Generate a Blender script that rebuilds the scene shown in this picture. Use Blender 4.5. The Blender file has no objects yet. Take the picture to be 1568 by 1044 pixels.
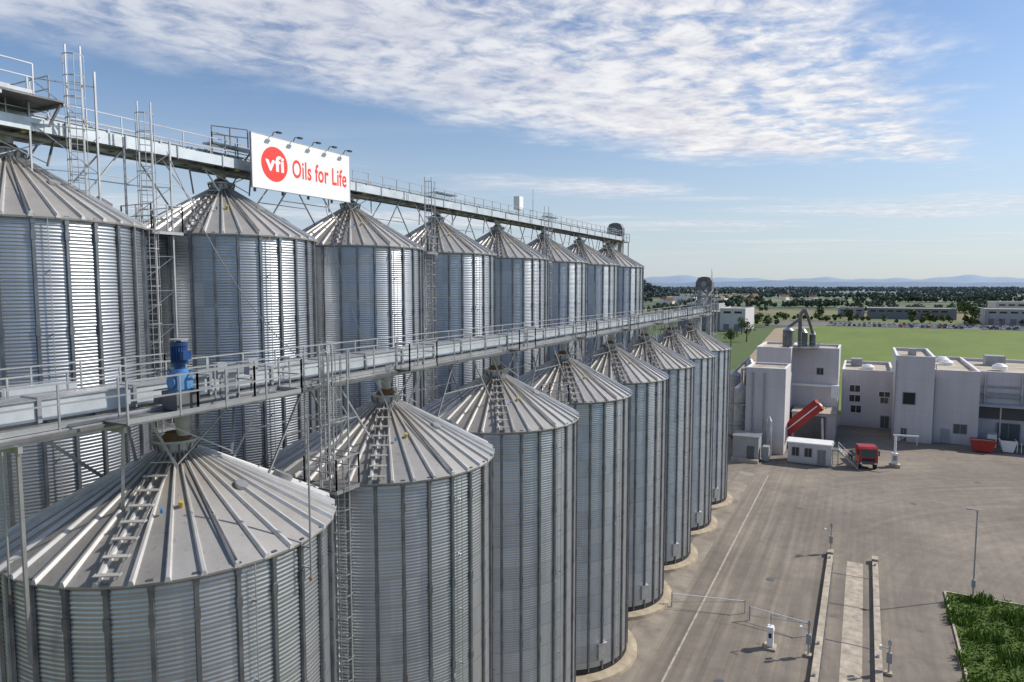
import bpy, math, random
from mathutils import Vector, Matrix
random.seed(7)
R_=math.radians
pi=math.pi
scene=bpy.context.scene
scene.view_settings.view_transform='Standard'
scene.view_settings.look='None'
scene.view_settings.exposure=0
COL=scene.collection
YAW=27.3; CAMH=25.7

# ---------------------------------------------------------------- node helper
class NT:
    def __init__(s,tree):
        s.t=tree; s.n=tree.nodes; s.l=tree.links
    def new(s,typ,**kw):
        nd=s.n.new(typ)
        for k,v in kw.items(): setattr(nd,k,v)
        return nd
    def put(s,sock,v):
        if isinstance(v,bpy.types.NodeSocket): s.l.new(v,sock)
        elif v is not None:
            try: sock.default_value=v
            except Exception: sock.default_value=(v[0],v[1],v[2],1.0)
    def m(s,op,a,b=None,c=None,clamp=False):
        nd=s.new('ShaderNodeMath',operation=op,use_clamp=clamp)
        s.put(nd.inputs[0],a)
        if b is not None: s.put(nd.inputs[1],b)
        if c is not None: s.put(nd.inputs[2],c)
        return nd.outputs[0]
    def mix(s,f,a,b,blend='MIX'):
        nd=s.new('ShaderNodeMix',data_type='RGBA',blend_type=blend)
        s.put(nd.inputs[0],f)
        for i,v in ((6,a),(7,b)):
            if isinstance(v,bpy.types.NodeSocket): s.l.new(v,nd.inputs[i])
            else: nd.inputs[i].default_value=(v[0],v[1],v[2],1)
        return nd.outputs[2]
    def noise(s,vec,scale,detail=4,rough=.55,out=0,dist=0):
        nd=s.new('ShaderNodeTexNoise')
        if vec is not None: s.l.new(vec,nd.inputs['Vector'])
        nd.inputs['Scale'].default_value=scale
        nd.inputs['Detail'].default_value=detail
        nd.inputs['Roughness'].default_value=rough
        nd.inputs['Distortion'].default_value=dist
        return nd.outputs[out]
    def rng(s,v,a,b,c=0,d=1,smooth=False):
        nd=s.new('ShaderNodeMapRange')
        if smooth: nd.interpolation_type='SMOOTHSTEP'
        s.put(nd.inputs[0],v)
        for i,x in enumerate((a,b,c,d)): nd.inputs[i+1].default_value=x
        return nd.outputs[0]
    def scale(s,vec,xyz,loc=(0,0,0),rot=(0,0,0)):
        nd=s.new('ShaderNodeMapping'); s.l.new(vec,nd.inputs[0])
        nd.inputs['Scale'].default_value=xyz; nd.inputs['Location'].default_value=loc; nd.inputs['Rotation'].default_value=rot
        return nd.outputs[0]
    def sep(s,vec):
        nd=s.new('ShaderNodeSeparateXYZ'); s.l.new(vec,nd.inputs[0]); return nd.outputs
    def comb(s,x,y,z=0.0):
        nd=s.new('ShaderNodeCombineXYZ')
        s.put(nd.inputs[0],x); s.put(nd.inputs[1],y); s.put(nd.inputs[2],z); return nd.outputs[0]

def newmat(name):
    m=bpy.data.materials.new(name); m.use_nodes=True
    nt=NT(m.node_tree); b=m.node_tree.nodes['Principled BSDF']
    return m,nt,b
def setb(nt,b,**kw):
    for k,v in kw.items():
        nt.put(b.inputs[k.replace('_',' ')],v)

def simple(name,col,rough=.6,metal=0.0,var=.25,scale=3.0,bump=0.0,bscale=None,spec=None):
    m,nt,b=newmat(name)
    tc=nt.new('ShaderNodeTexCoord').outputs['Object']
    n=nt.noise(tc,scale,6,.6)
    f=nt.rng(n,.3,.7)
    dark=tuple(c*(1-var) for c in col); lt=tuple(min(1,c*(1+var*.6)) for c in col)
    c=nt.mix(f,dark,lt)
    setb(nt,b,Base_Color=c,Metallic=metal)
    nt.put(b.inputs['Roughness'],nt.rng(n,.3,.7,max(.05,rough-.08),min(1,rough+.08)))
    if bump:
        bn=nt.new('ShaderNodeBump'); bn.inputs['Strength'].default_value=bump
        bn.inputs['Distance'].default_value=.05
        nt.l.new(nt.noise(tc,bscale or scale*8,5,.6),bn.inputs['Height'])
        nt.l.new(bn.outputs[0],b.inputs['Normal'])
    return m

# ---- galvanised corrugated wall (panel-to-panel tone differences)
def galv_wall():
    m,nt,b=newmat('galvanised_wall')
    tc=nt.new('ShaderNodeTexCoord').outputs['Object']
    x,y,z=nt.sep(tc)
    a=nt.m('ARCTAN2',y,x)
    pa=nt.m('FLOOR',nt.m('MULTIPLY',a,28/(2*pi)))
    pz=nt.m('FLOOR',nt.m('DIVIDE',z,1.125))
    rnd=nt.new('ShaderNodeObjectInfo').outputs['Random']
    wn=nt.new('ShaderNodeTexWhiteNoise',noise_dimensions='3D')
    nt.l.new(nt.comb(pa,pz,nt.m('MULTIPLY',rnd,91.0)),wn.inputs['Vector'])
    w2=nt.new('ShaderNodeTexWhiteNoise',noise_dimensions='2D')
    nt.l.new(nt.comb(pz,nt.m('MULTIPLY',rnd,37.0)),w2.inputs['Vector'])
    streak=nt.noise(nt.scale(tc,(2.5,2.5,.12)),1.0,5,.65)
    cloud=nt.noise(tc,.35,4,.6)
    v=nt.m('ADD',nt.m('MULTIPLY',wn.outputs[0],.12),nt.m('MULTIPLY',w2.outputs[0],.10))
    v=nt.m('ADD',v,nt.m('MULTIPLY',streak,.30))
    v=nt.m('ADD',v,nt.m('MULTIPLY',cloud,.25))
    c=nt.mix(nt.rng(v,.15,.62),(.34,.36,.385),(.60,.625,.65))
    fr=nt.m('FRACT',nt.m('DIVIDE',z,1.125))
    seam=nt.m('LESS_THAN',fr,.03)
    c=nt.mix(nt.m('MULTIPLY',seam,.35),c,(.14,.15,.17))
    # water stains under the eave and dirt at the foot
    st=nt.noise(nt.scale(tc,(5,5,.05)),1.0,3,.6)
    c=nt.mix(nt.rng(st,.60,.75,0,.28),c,(.22,.21,.19))
    c=nt.mix(nt.rng(z,0,2.5,.4,0),c,(.2,.18,.15))
    setb(nt,b,Base_Color=c,Metallic=.88)
    nt.put(b.inputs['Roughness'],nt.rng(v,.15,.62,.43,.30))
    return m
def galv(name,lo,hi,metal,r0,r1):
    m,nt,b=newmat(name)
    tc=nt.new('ShaderNodeTexCoord').outputs['Object']
    n=nt.noise(tc,1.2,6,.65)
    f=nt.rng(n,.3,.7)
    setb(nt,b,Base_Color=nt.mix(f,lo,hi),Metallic=metal)
    nt.put(b.inputs['Roughness'],nt.rng(n,.3,.7,r0,r1))
    return m
def roof_mat():
    m,nt,b=newmat('galvanised_roof')
    tc=nt.new('ShaderNodeTexCoord').outputs['Object']
    x,y,z=nt.sep(tc)
    a=nt.m('FLOOR',nt.m('MULTIPLY',nt.m('ARCTAN2',y,x),36/(2*pi)))
    rnd=nt.new('ShaderNodeObjectInfo').outputs['Random']
    wn=nt.new('ShaderNodeTexWhiteNoise',noise_dimensions='2D')
    nt.l.new(nt.comb(a,nt.m('MULTIPLY',rnd,77.0)),wn.inputs['Vector'])
    off=nt.new('ShaderNodeVectorMath',operation='ADD'); nt.l.new(tc,off.inputs[0]); nt.l.new(nt.comb(nt.m('MULTIPLY',rnd,50.0),0.0,0.0),off.inputs[1])
    tc2=off.outputs[0]
    n=nt.noise(tc2,1.1,7,.68)
    n2=nt.noise(tc2,9,4,.6)
    v=nt.m('ADD',nt.m('MULTIPLY',wn.outputs[0],.25),nt.m('MULTIPLY',n,.6))
    v=nt.m('ADD',v,nt.m('MULTIPLY',n2,.2))
    rad=nt.m('SQRT',nt.m('ADD',nt.m('MULTIPLY',x,x),nt.m('MULTIPLY',y,y)))
    c=nt.mix(nt.rng(v,.3,.8),(.28,.268,.25),(.49,.475,.45))
    c=nt.mix(nt.rng(rad,.4,2.6,.6,0),c,(.22,.165,.115))
    spots=nt.noise(tc2,3.3,3,.5)
    c=nt.mix(nt.rng(spots,.64,.72,0,.35),c,(.17,.14,.11))
    setb(nt,b,Base_Color=c,Metallic=.42)
    nt.put(b.inputs['Roughness'],nt.rng(v,.3,.8,.62,.46))
    return m

M={}
M['wall']=galv_wall()
M['rib']=galv('galvanised_stiffener',(.13,.14,.155),(.29,.305,.33),.8,.45,.32)
M['roof']=roof_mat()
M['roofrib']=galv('galvanised_roof_rib',(.45,.44,.425),(.66,.65,.63),.4,.5,.4)
M['steel']=galv('galvanised_steel',(.30,.31,.325),(.52,.53,.54),.65,.5,.36)
M['dsteel']=galv('weathered_steel',(.10,.10,.105),(.22,.22,.22),.5,.6,.5)
M['conv']=galv('conveyor_casing',(.42,.47,.50),(.64,.69,.72),.4,.5,.36)
M['grate']=galv('grating',(.12,.12,.125),(.22,.22,.22),.5,.7,.55)
M['concrete']=simple('concrete',(.42,.35,.25),.9,0,.35,1.2,.3,12)
M['kerb']=simple('kerb_concrete',(.44,.38,.30),.9,0,.4,1.5,.3,14)
M['white']=simple('white_paint',(.80,.80,.79),.45,0,.04,1)
M['signred']=simple('sign_red',(.80,.035,.02),.5,0,.02,1)
M['sredveh']=simple('truck_red',(.36,.02,.018),.35,0,.25,1.5)
M['blue']=simple('motor_blue',(.008,.055,.19),.4,0,.2,5)
M['lblue']=simple('gearbox_blue',(.09,.25,.50),.45,0,.2,5)
M['black']=simple('black_rubber',(.02,.02,.021),.7,0,.2,5)
M['glass']=simple('dark_glass',(.03,.035,.04),.12,0,.3,.4)
M['yellow']=simple('yellow_paint',(.50,.38,.10),.5,0,.15,4)
M['rust']=simple('rusty_metal',(.28,.16,.08),.8,.2,.4,3)
M['grey']=simple('grey_paint',(.32,.33,.34),.5,0,.15,1)
M['dgrey']=simple('dark_grey_paint',(.10,.105,.11),.55,0,.2,1)
M['flatroof']=simple('gravel_flat_roof',(.46,.40,.32),.95,0,.3,.4,.3,4)

def facade(name,col,pw=1.0):
    m,nt,b=newmat(name)
    g=nt.new('ShaderNodeTexCoord').outputs['Object']
    x,y,z=nt.sep(g)
    s=nt.m('ADD',x,y)
    fr=nt.m('FRACT',nt.m('DIVIDE',s,pw))
    seam=nt.m('LESS_THAN',fr,.035/pw)
    fz=nt.m('FRACT',nt.m('DIVIDE',z,5.2)); seamz=nt.m('LESS_THAN',fz,.012)
    n=nt.noise(nt.scale(g,(.6,.6,.08)),1,5,.6)
    wn=nt.new('ShaderNodeTexWhiteNoise',noise_dimensions='1D')
    nt.l.new(nt.m('FLOOR',nt.m('DIVIDE',s,pw)),wn.inputs['W'])
    f=nt.m('ADD',nt.rng(n,.3,.7,0,.75),nt.m('MULTIPLY',wn.outputs[0],.25))
    c=nt.mix(f,tuple(k*.82 for k in col),col)
    c=nt.mix(nt.m('MULTIPLY',nt.m('MAXIMUM',seam,seamz),.28),c,tuple(k*.35 for k in col))
    c=nt.mix(nt.rng(z,0,1.6,.35,0),c,(.25,.22,.18))
    setb(nt,b,Base_Color=c,Roughness=.55)
    return m
M['facade']=facade('facade_panel_white',(.62,.59,.60),1.2)
M['facade2']=facade('facade_panel_grey',(.44,.43,.45),.8)
M['facade3']=facade('facade_panel_darkgrey',(.20,.21,.23),.8)

# ---------------------------------------------------------------- mesh builder
class MB:
    def __init__(s): s.v=[];s.f=[];s.mi=[];s.sm=[];s.mats=[]
    def mid(s,k):
        if k not in s.mats: s.mats.append(k)
        return s.mats.index(k)
    def add(s,vs,fs,mat,smooth=False):
        o=len(s.v); s.v.extend(vs); i=s.mid(mat)
        for f in fs:
            s.f.append(tuple(o+k for k in f)); s.mi.append(i); s.sm.append(smooth)
    def frame(s,p1,p2,up=None):
        p1=Vector(p1);p2=Vector(p2);d=(p2-p1)
        d.normalize()
        u=Vector(up) if up else Vector((0,0,1))
        if abs(d.dot(u))>.98: u=Vector((0,1,0)) if abs(d.y)<.9 else Vector((1,0,0))
        a=d.cross(u).normalized(); b=a.cross(d).normalized()
        return p1,p2,a,b
    def beam(s,p1,p2,w,h=None,mat='steel',up=None):
        h=h or w
        p1,p2,a,b=s.frame(p1,p2,up)
        vs=[]
        for p in (p1,p2):
            for sa,sb in ((-1,-1),(1,-1),(1,1),(-1,1)):
                vs.append(tuple(p+a*sa*w/2+b*sb*h/2))
        s.add(vs,[(0,1,2,3),(7,6,5,4),(0,4,5,1),(1,5,6,2),(2,6,7,3),(3,7,4,0)],mat)
    def cyl(s,p1,p2,r,n=12,mat='steel',r2=None,caps=True):
        r2=r if r2 is None else r2
        p1,p2,a,b=s.frame(p1,p2)
        vs=[]
        for p,rr in ((p1,r),(p2,r2)):
            for i in range(n):
                t=2*pi*i/n; vs.append(tuple(p+a*math.cos(t)*rr+b*math.sin(t)*rr))
        s.add(vs,[(i,n+i,n+(i+1)%n,(i+1)%n) for i in range(n)],mat,True)
        if caps:
            s.add(vs[:n],[tuple(range(n))],mat); s.add(vs[n:],[tuple(reversed(range(n)))],mat)
    def box(s,x0,x1,y0,y1,z0,z1,mat='steel'):
        vs=[(x0,y0,z0),(x1,y0,z0),(x1,y1,z0),(x0,y1,z0),(x0,y0,z1),(x1,y0,z1),(x1,y1,z1),(x0,y1,z1)]
        s.add(vs,[(0,3,2,1),(4,5,6,7),(0,1,5,4),(1,2,6,5),(2,3,7,6),(3,0,4,7)],mat)
    def prism(s,prof,y0,y1,mat,axis='y'):
        n=len(prof)
        if axis=='y': vs=[(p[0],y0,p[1]) for p in prof]+[(p[0],y1,p[1]) for p in prof]
        else: vs=[(y0,p[0],p[1]) for p in prof]+[(y1,p[0],p[1]) for p in prof]
        s.add(vs,[tuple(range(n)),tuple(reversed(range(n,2*n)))]+[(i,n+i,n+(i+1)%n,(i+1)%n) for i in range(n)],mat)
    def mesh(s,name):
        me=bpy.data.meshes.new(name)
        me.from_pydata(s.v,[],s.f)
        for k in s.mats: me.materials.append(M[k])
        me.polygons.foreach_set('material_index',s.mi)
        me.polygons.foreach_set('use_smooth',s.sm)
        me.update()
        return me
    def obj(s,name,loc=(0,0,0),rotz=0,parent=None):
        o=bpy.data.objects.new(name,s.mesh(name)); o.location=loc; o.rotation_euler=(0,0,rotz)
        COL.objects.link(o)
        if parent: o.parent=parent
        return o
def empty(name,loc=(0,0,0),rotz=0):
    e=bpy.data.objects.new(name,None); e.location=loc; e.rotation_euler=(0,0,rotz); COL.objects.link(e); return e

# ---------------------------------------------------------------- silos
SR=4.56
def silo_mesh(name,ze,rise,nz_amp=.013):
    b=MB()
    n=112; pitch=.125; k=4
    z0=.45
    rows=int((ze-z0)/pitch*k)
    vs=[];fs=[]
    cs=[(math.cos(2*pi*i/n),math.sin(2*pi*i/n)) for i in range(n)]
    for j in range(rows+1):
        z=z0+(ze-z0)*j/rows
        r=SR+nz_amp*math.sin(2*pi*j/k)
        for c,sn in cs: vs.append((r*c,r*sn,z))
    for j in range(rows):
        o=j*n
        for i in range(n):
            i2=(i+1)%n
            fs.append((o+i,o+i2,o+n+i2,o+n+i))
    b.add(vs,fs,'wall',True)
    for (ra,za,rb,zb) in ((SR+.75,0.0,SR+.75,.28),(SR+.75,.28,SR+.45,.34),(SR+.45,.34,SR-.1,.36)):
        m=56;vv=[]
        for r,z in ((ra,za),(rb,zb)):
            for i in range(m):
                t=2*pi*i/m; vv.append((r*math.cos(t),r*math.sin(t),z))
        b.add(vv,[(i,(i+1)%m,m+(i+1)%m,m+i) for i in range(m)],'concrete',False)
    for r,za,zb,mt in ((SR+.03,.30,.70,'black'),(SR+.06,ze-.16,ze+.02,'rib')):
        m=112; vv=[]
        for z in (za,zb):
            for c,sn in cs: vv.append((r*c,r*sn,z))
        b.add(vv,[(i,(i+1)%m,m+(i+1)%m,m+i) for i in range(m)],mt,True)
    for i in range(28):
        t=2*pi*(i+.5)/28
        d=Vector((math.cos(t),math.sin(t),0)); tn=Vector((-d.y,d.x,0))
        z=.5
        while z<ze-.1:
            zt=min(z+3.375,ze-.1)
            w=.07
            pr=[(-w,.01),(-w*.75,.09),(w*.75,.09),(w,.01)]
            vv=[]
            for zz in (z,zt-.02):
                for a,rr in pr:
                    p=d*(SR+rr)+tn*a; vv.append((p.x,p.y,zz))
            b.add(vv,[(0,1,5,4),(1,2,6,5),(2,3,7,6),(4,5,6,7),(3,2,1,0)],'rib')
            b.beam(tuple(d*(SR+.06)+Vector((0,0,zt-.18))),tuple(d*(SR+.06)+Vector((0,0,zt+.14))),.15,.09,'rib',up=tuple(d))
            z=zt
    for az,rr,w in ((31,.13,.05),(-96,.13,.05),(-14,.12,.025)):
        d=Vector((math.cos(R_(az)),math.sin(R_(az)),0))
        b.beam(tuple(d*(SR+rr)+Vector((0,0,.6))),tuple(d*(SR+rr)+Vector((0,0,ze-.1))),w,w,'steel',up=tuple(d))
        z=1.5
        while z<ze:
            b.beam(tuple(d*(SR+.0)+Vector((0,0,z))),tuple(d*(SR+rr+.02)+Vector((0,0,z))),.05,.04,'rib'); z+=2.25
    d=Vector((math.cos(R_(-32)),math.sin(R_(-32)),0))
    b.beam(tuple(d*(SR-.05)+Vector((0,0,1.7))),tuple(d*(SR+.14)+Vector((0,0,1.7))),.7,1.1,'steel')
    d=Vector((math.cos(R_(-19)),math.sin(R_(-19)),0))
    b.cyl(tuple(d*(SR-.05)+Vector((0,0,ze*.55))),tuple(d*(SR+.12)+Vector((0,0,ze*.55))),.08,10,'steel')
    # roof : panels + standing ribs
    nr=36; re=SR+.17; rt=.5; zt=ze+rise; zb=ze-.03
    for i in range(nr):
        t0=2*pi*i/nr; t1=2*pi*(i+1)/nr
        q=lambda r,t,z:(r*math.cos(t),r*math.sin(t),z)
        b.add([q(re,t0,zb),q(re,t1,zb),q(rt,t1,zt),q(rt,t0,zt)],[(0,1,2,3)],'roof')
        b.add([q(re,t0,zb),q(re,t1,zb),q(re-.02,t1,zb-.07),q(re-.02,t0,zb-.07)],[(3,2,1,0)],'roof')
        b.add([q(re-.02,t0,zb-.07),q(re-.02,t1,zb-.07),q(SR,t1,zb-.05),q(SR,t0,zb-.05)],[(3,2,1,0)],'dsteel')
        d=Vector((math.cos(t0),math.sin(t0),0)); tn=Vector((-d.y,d.x,0)); vv=[]
        for r,z,w,h in ((re+.01,zb-.01,.085,.12),(rt,zt,.024,.08)):
            c=d*r+Vector((0,0,z))
            for a,hh in ((-w,-.01),(-w*.45,h),(w*.45,h),(w,-.01)):
                p=c+tn*a+Vector((0,0,hh)); vv.append(tuple(p))
        b.add(vv,[(0,4,5,1),(1,5,6,2),(2,6,7,3),(0,1,2,3)],'roofrib')
    b.cyl((0,0,zt-.05),(0,0,zt+.25),.56,24,'steel')
    b.cyl((0,0,zt+.25),(0,0,zt+.33),.68,24,'steel')
    b.cyl((0,0,zt+.33),(0,0,zt+.52),.45,20,'rust',r2=.3)
    for i in range(12):
        t=2*pi*i/12; b.beam((.58*math.cos(t),.58*math.sin(t),zt-.02),(.66*math.cos(t),.66*math.sin(t),zt+.25),.04,.04,'dsteel')
    sl=math.atan2(zt-zb,re-rt)
    def rp(az,r,off,lat=0):
        d=Vector((math.cos(az),math.sin(az),0)); tn=Vector((-d.y,d.x,0))
        z=zb+(re-r)/(re-rt)*(zt-zb)
        nrm=(d*math.sin(sl)+Vector((0,0,math.cos(sl))))
        return d*r+Vector((0,0,z))+tn*lat+nrm*off
    az=R_(-57)
    for lat in (-.26,.26):
        b.beam(rp(az,re-.1,.13,lat),rp(az,.75,.13,lat),.025,.045,'steel')
    r=re-.2
    while r>.9:
        b.beam(rp(az,r,.16,-.32),rp(az,r,.16,.32),.19,.03,'roofrib',up=(0,0,1))
        r-=.50
    b.cyl(tuple(rp(az+R_(22),re-2.2,-.02)),tuple(rp(az+R_(22),re-2.2,.2)),.07,10,'yellow')
    b.cyl(tuple(rp(az+R_(12),re-2.0,.08)),tuple(rp(az+R_(12),re-2.0,.22)),.045,8,'lblue')
    for a_,r_,h_,q_ in ((60,1.6,.2,.33),(150,1.6,.45,.2),(10,2.4,.12,.2)):
        b.cyl(tuple(rp(R_(a_),re-r_,0)),tuple(rp(R_(a_),re-r_,h_)),q_,16,'steel')
    b.beam(rp(R_(-20),re-.1,.14),rp(R_(-28),.7,.14),.035,.035,'dsteel')
    return b.mesh(name)
FZE,FR=18.4,2.3
BZE,BR=28.15,2.55
me_f=silo_mesh('front_silo',FZE,FR)
me_b=silo_mesh('back_silo',BZE,BR)
FX,BX=-18.45,-30.0
fy=[13.75,23.75,33.75,43.6,53.4,63.2,73,82.4]
by=[15.1+10.03*i for i in range(8)]
for i,y in enumerate(fy):
    o=bpy.data.objects.new('grain_silo',me_f); o.location=(FX-(.35 if i==0 else 0),y,0); COL.objects.link(o)
for y in by:
    o=bpy.data.objects.new('grain_silo',me_b); o.location=(BX,y,0); COL.objects.link(o)

# ---------------------------------------------------------------- catwalks
def rail(b,p1,p2,h=1.1,step=1.5,mat='steel',toe=True,r=.024):
    p1=Vector(p1);p2=Vector(p2);L=(p2-p1).length;n=max(1,round(L/step))
    for i in range(n+1):
        p=p1.lerp(p2,i/n); b.beam(p,p+Vector((0,0,h)),.045,.045,mat)
    for z in (h,h*.55): b.beam(p1+Vector((0,0,z)),p2+Vector((0,0,z)),.04,.04,mat)
    if toe: b.beam(p1+Vector((0,0,.08)),p2+Vector((0,0,.08)),.015,.13,mat)

def catwalk(name,X,y0,y1,zd,ys,apex,jogs=True):
    b=MB()
    b.box(X-.31,X+.31,y0,y1,zd+.10,zd+.62,'conv')
    b.box(X-.36,X+.36,y0,y1,zd+.62,zd+.66,'steel')
    y=y0
    while y<=y1:
        b.box(X-.37,X+.37,y-.05,y+.05,zd+.06,zd+.70,'steel'); y+=2.5
    b.box(X+.42,X+1.25,y0,y1,zd,zd+.04,'grate')
    b.box(X-.95,X-.42,y0,y1,zd,zd+.04,'grate')
    for xx in (X-.98,X-.36,X+.36,X+1.28):
        b.box(xx-.04,xx+.04,y0,y1,zd-.22,zd-.005,'steel')
    b.box(X+1.33,X+1.45,y0,y1,zd-.12,zd-.04,'dsteel')
    y=y0+.5
    while y<y1:
        b.box(X-.92,X+1.22,y-.04,y+.04,zd-.18,zd-.04,'dsteel'); y+=1.25
    rail(b,(X+1.26,y0,zd),(X+1.26,y1,zd))
    rail(b,(X-.96,y0,zd),(X-.96,y1,zd))
    for i,y in enumerate(ys):
        b.box(X-.28,X+.28,y-.35,y+.35,zd-.30,zd+.08,'steel')
        b.cyl((X,y,apex+.45),(X,y,zd-.28),.2,14,'steel',r2=.27)
        b.beam((X+.28,y+.1,zd-.18),(X+1.05,y+.1,zd-.18),.22,.12,'dsteel')
        b.cyl((X+.95,y+.1,zd-.18),(X+1.2,y+.1,zd-.18),.1,10,'yellow')
        for sx in (-1,1):
            for sy in (-1,1):
                b.beam((X+sx*.35+(.15 if sx>0 else -.15),y+sy*1.5,zd-.2),(X+sx*.95,y+sy*.95,apex-.25),.07,.07,'steel')
            b.beam((X+sx*.5,y-1.5,zd-.3),(X+sx*.5,y+1.5,zd-.3),.09,.12,'steel')
        b.beam((X+.95,y-.95,apex-.15),(X+.5,y+1.4,zd-.3),.035,.035,'steel')
        b.beam((X+.95,y+.95,apex-.15),(X+.5,y-1.4,zd-.3),.035,.035,'steel')
        if jogs:
            b.box(X+1.3,X+2.0,y-1.0,y+1.0,zd-.02,zd+.02,'grate')
            rail(b,(X+2.0,y-1.0,zd),(X+2.0,y+1.0,zd),step=1.0)
            rail(b,(X+1.3,y-1.0,zd),(X+2.0,y-1.0,zd),step=.7,toe=False)
            rail(b,(X+1.3,y+1.0,zd),(X+2.0,y+1.0,zd),step=.7,toe=False)
        elif i%2: b.box(X+.4,X+1.1,y-1.4,y+1.4,zd+.9,zd+.98,'conv')
        if i<len(ys)-1:
            ym=(y+ys[i+1])/2
            for sx in (-.7,.9):
                b.beam((X+sx,ym-.9,zd-.2),(X+sx*1.2,ym-2.9,apex-1.5),.06,.06,'steel')
                b.beam((X+sx,ym+.9,zd-.2),(X+sx*1.2,ym+2.9,apex-1.5),.06,.06,'steel')
                b.beam((X+sx*1.1,ym-1.9,(zd+apex-1.7)/2),(X+sx*1.1,ym+1.9,(zd+apex-1.7)/2),.045,.045,'steel')
    return b
fc=catwalk('conveyor_catwalk',FX,2.0,88.5,22.25,fy,FZE+FR)
X=FX;zd=22.25
fc.box(X-3.2,X-1.0,4,15.5,zd-.02,zd+.03,'grate')
for xx in (X-3.2,X-2.1): fc.box(xx-.05,xx+.05,4,15.5,zd-.25,zd-.03,'steel')
rail(fc,(X-3.2,4,zd),(X-3.2,15.5,zd)); rail(fc,(X-3.2,15.5,zd),(X-1,15.5,zd),step=1)
fc.box(X-2.9,X-2.35,4,12,zd+.15,zd+.6,'conv')
y=4
while y<12: fc.box(X-2.95,X-2.3,y-.04,y+.04,zd+.1,zd+.66,'steel'); y+=2
fc.box(X+1.3,X+2.3,10.5,16.4,zd-.03,zd+.02,'grate')
rail(fc,(X+2.3,10.5,zd),(X+2.3,16.4,zd)); rail(fc,(X+1.3,16.4,zd),(X+2.3,16.4,zd),step=1)
for y in (6,10.5): fc.beam((X-3.1,y,zd-.25),(X-2.4,y+3,FZE+.6),.1,.1,'steel')
for y in (14.3,15.5):
    fc.box(X+.7,X+.95,y,y+.35,zd+.6,zd+1.1,'grey'); fc.beam((X+.8,y+.2,zd),(X+.8,y+.2,zd+.6),.05,.05,'dsteel')
# knee braces and leg frame beside the first silo
for y in (5.5,8.5,11.0):
    fc.beam((X-1.0,y,zd-.3),(X+1.4,y,zd-.3),.1,.16,'steel')
    fc.beam((X+1.3,y,zd-.35),(X+.5,y+.4,FZE+1.0 if y>9 else FZE-2),.08,.08,'steel')
fc.obj('conveyor_catwalk')
ZU=31.85
uc=catwalk('conveyor_catwalk',BX,4.0,88.0,ZU,by,BZE+BR,False)
# casing of the second conveyor on the yard side
y=4.0
while y<86:
    uc.box(BX+1.46,BX+1.50,y+.03,y+2.47,ZU-.22,ZU+.26,'conv'); uc.box(BX+1.45,BX+1.54,y-.03,y+.03,ZU-.27,ZU+.31,'steel'); y+=2.5
uc.box(BX-1.2,BX+2.4,9.0,16.0,ZU+.85,ZU+.92,'grate')
for y in (9,11.5,13.8,16): uc.beam((BX-1.2,y,ZU+.78),(BX+2.4,y,ZU+.78),.08,.12,'steel')
for y in (9.1,12.6,15.9):
    uc.beam((BX+2.3,y,ZU+.8),(BX+1.3,y,ZU-.1),.08,.08,'steel')
rail(uc,(BX+2.4,9,ZU+.92),(BX+2.4,14.9,ZU+.92)); rail(uc,(BX-1.2,9,ZU+.92),(BX-1.2,16,ZU+.92))
rail(uc,(BX-1.2,16,ZU+.92),(BX+1.4,16,ZU+.92),step=1.2)
uc.box(BX+.5,BX+1.1,57.5,58.3,ZU+1.0,ZU+2.2,'white')
uc.beam((BX+.8,57.9,ZU),(BX+.8,57.9,ZU+1.0),.1,.1,'steel')
uc.obj('conveyor_catwalk')

# ---------------------------------------------------------------- caged ladders
def caged(x,y,z0,z1,az,cage_from=2.2,over=1.1,platforms=()):
    b=MB(); w=.25
    d=Vector((math.cos(az),math.sin(az),0)); t=Vector((-d.y,d.x,0)); c=Vector((x,y,0))
    for s in (-1,1): b.beam(c+t*w*s+Vector((0,0,z0)),c+t*w*s+Vector((0,0,z1+over)),.05,.05,'steel')
    z=z0+.2
    while z<z1: 
        b.beam(c-t*w+Vector((0,0,z)),c+t*w+Vector((0,0,z)),.03,.03,'steel'); z+=.3
    zc=z0+cage_from; hoops=[]
    while zc<z1+over+.05:
        hoops.append(zc); zc+=.8
    n=6
    def hp(i,z):
        a=R_(-100)+R_(200)*i/n
        return c+d*(.35+.35*math.cos(a))+t*(.37*math.sin(a))+Vector((0,0,z))
    for z in hoops:
        for i in range(n): b.beam(hp(i,z),hp(i+1,z),.012,.045,'steel')
    if hoops:
        for i in range(1,n): b.beam(hp(i,hoops[0]),hp(i,hoops[-1]),.03,.012,'steel')
    for (pz,sx,sy,ox,oy) in platforms:
        X0=x+ox-sx/2;X1=x+ox+sx/2;Y0=y+oy-sy/2;Y1=y+oy+sy/2
        b.box(X0,X1,Y0,Y1,pz-.06,pz,'grate')
        for q in ((X0,Y0,X1,Y0),(X1,Y0,X1,Y1),(X1,Y1,X0,Y1),(X0,Y1,X0,Y0)):
            b.beam((q[0],q[1],pz-.1),(q[2],q[3],pz-.1),.06,.12,'steel')
            rail(b,(q[0],q[1],pz),(q[2],q[3],pz),step=.9,toe=False)
    return b
caged(-16.75,18.9,.3,18.5,R_(-60),platforms=((18.5,1.5,1.2,-.3,-.2),)).obj('caged_ladder')
l=caged(-17.05,18.5,18.5,22.4,R_(-20),cage_from=1.6,over=1.2)
for dx,dy in ((-.55,-.5),(.55,-.5),(.55,.5),(-.55,.5)):
    l.beam((-17.05+dx,18.5+dy,18.5),(-17.05+dx,18.5+dy,23.4),.05,.05,'steel')
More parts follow.
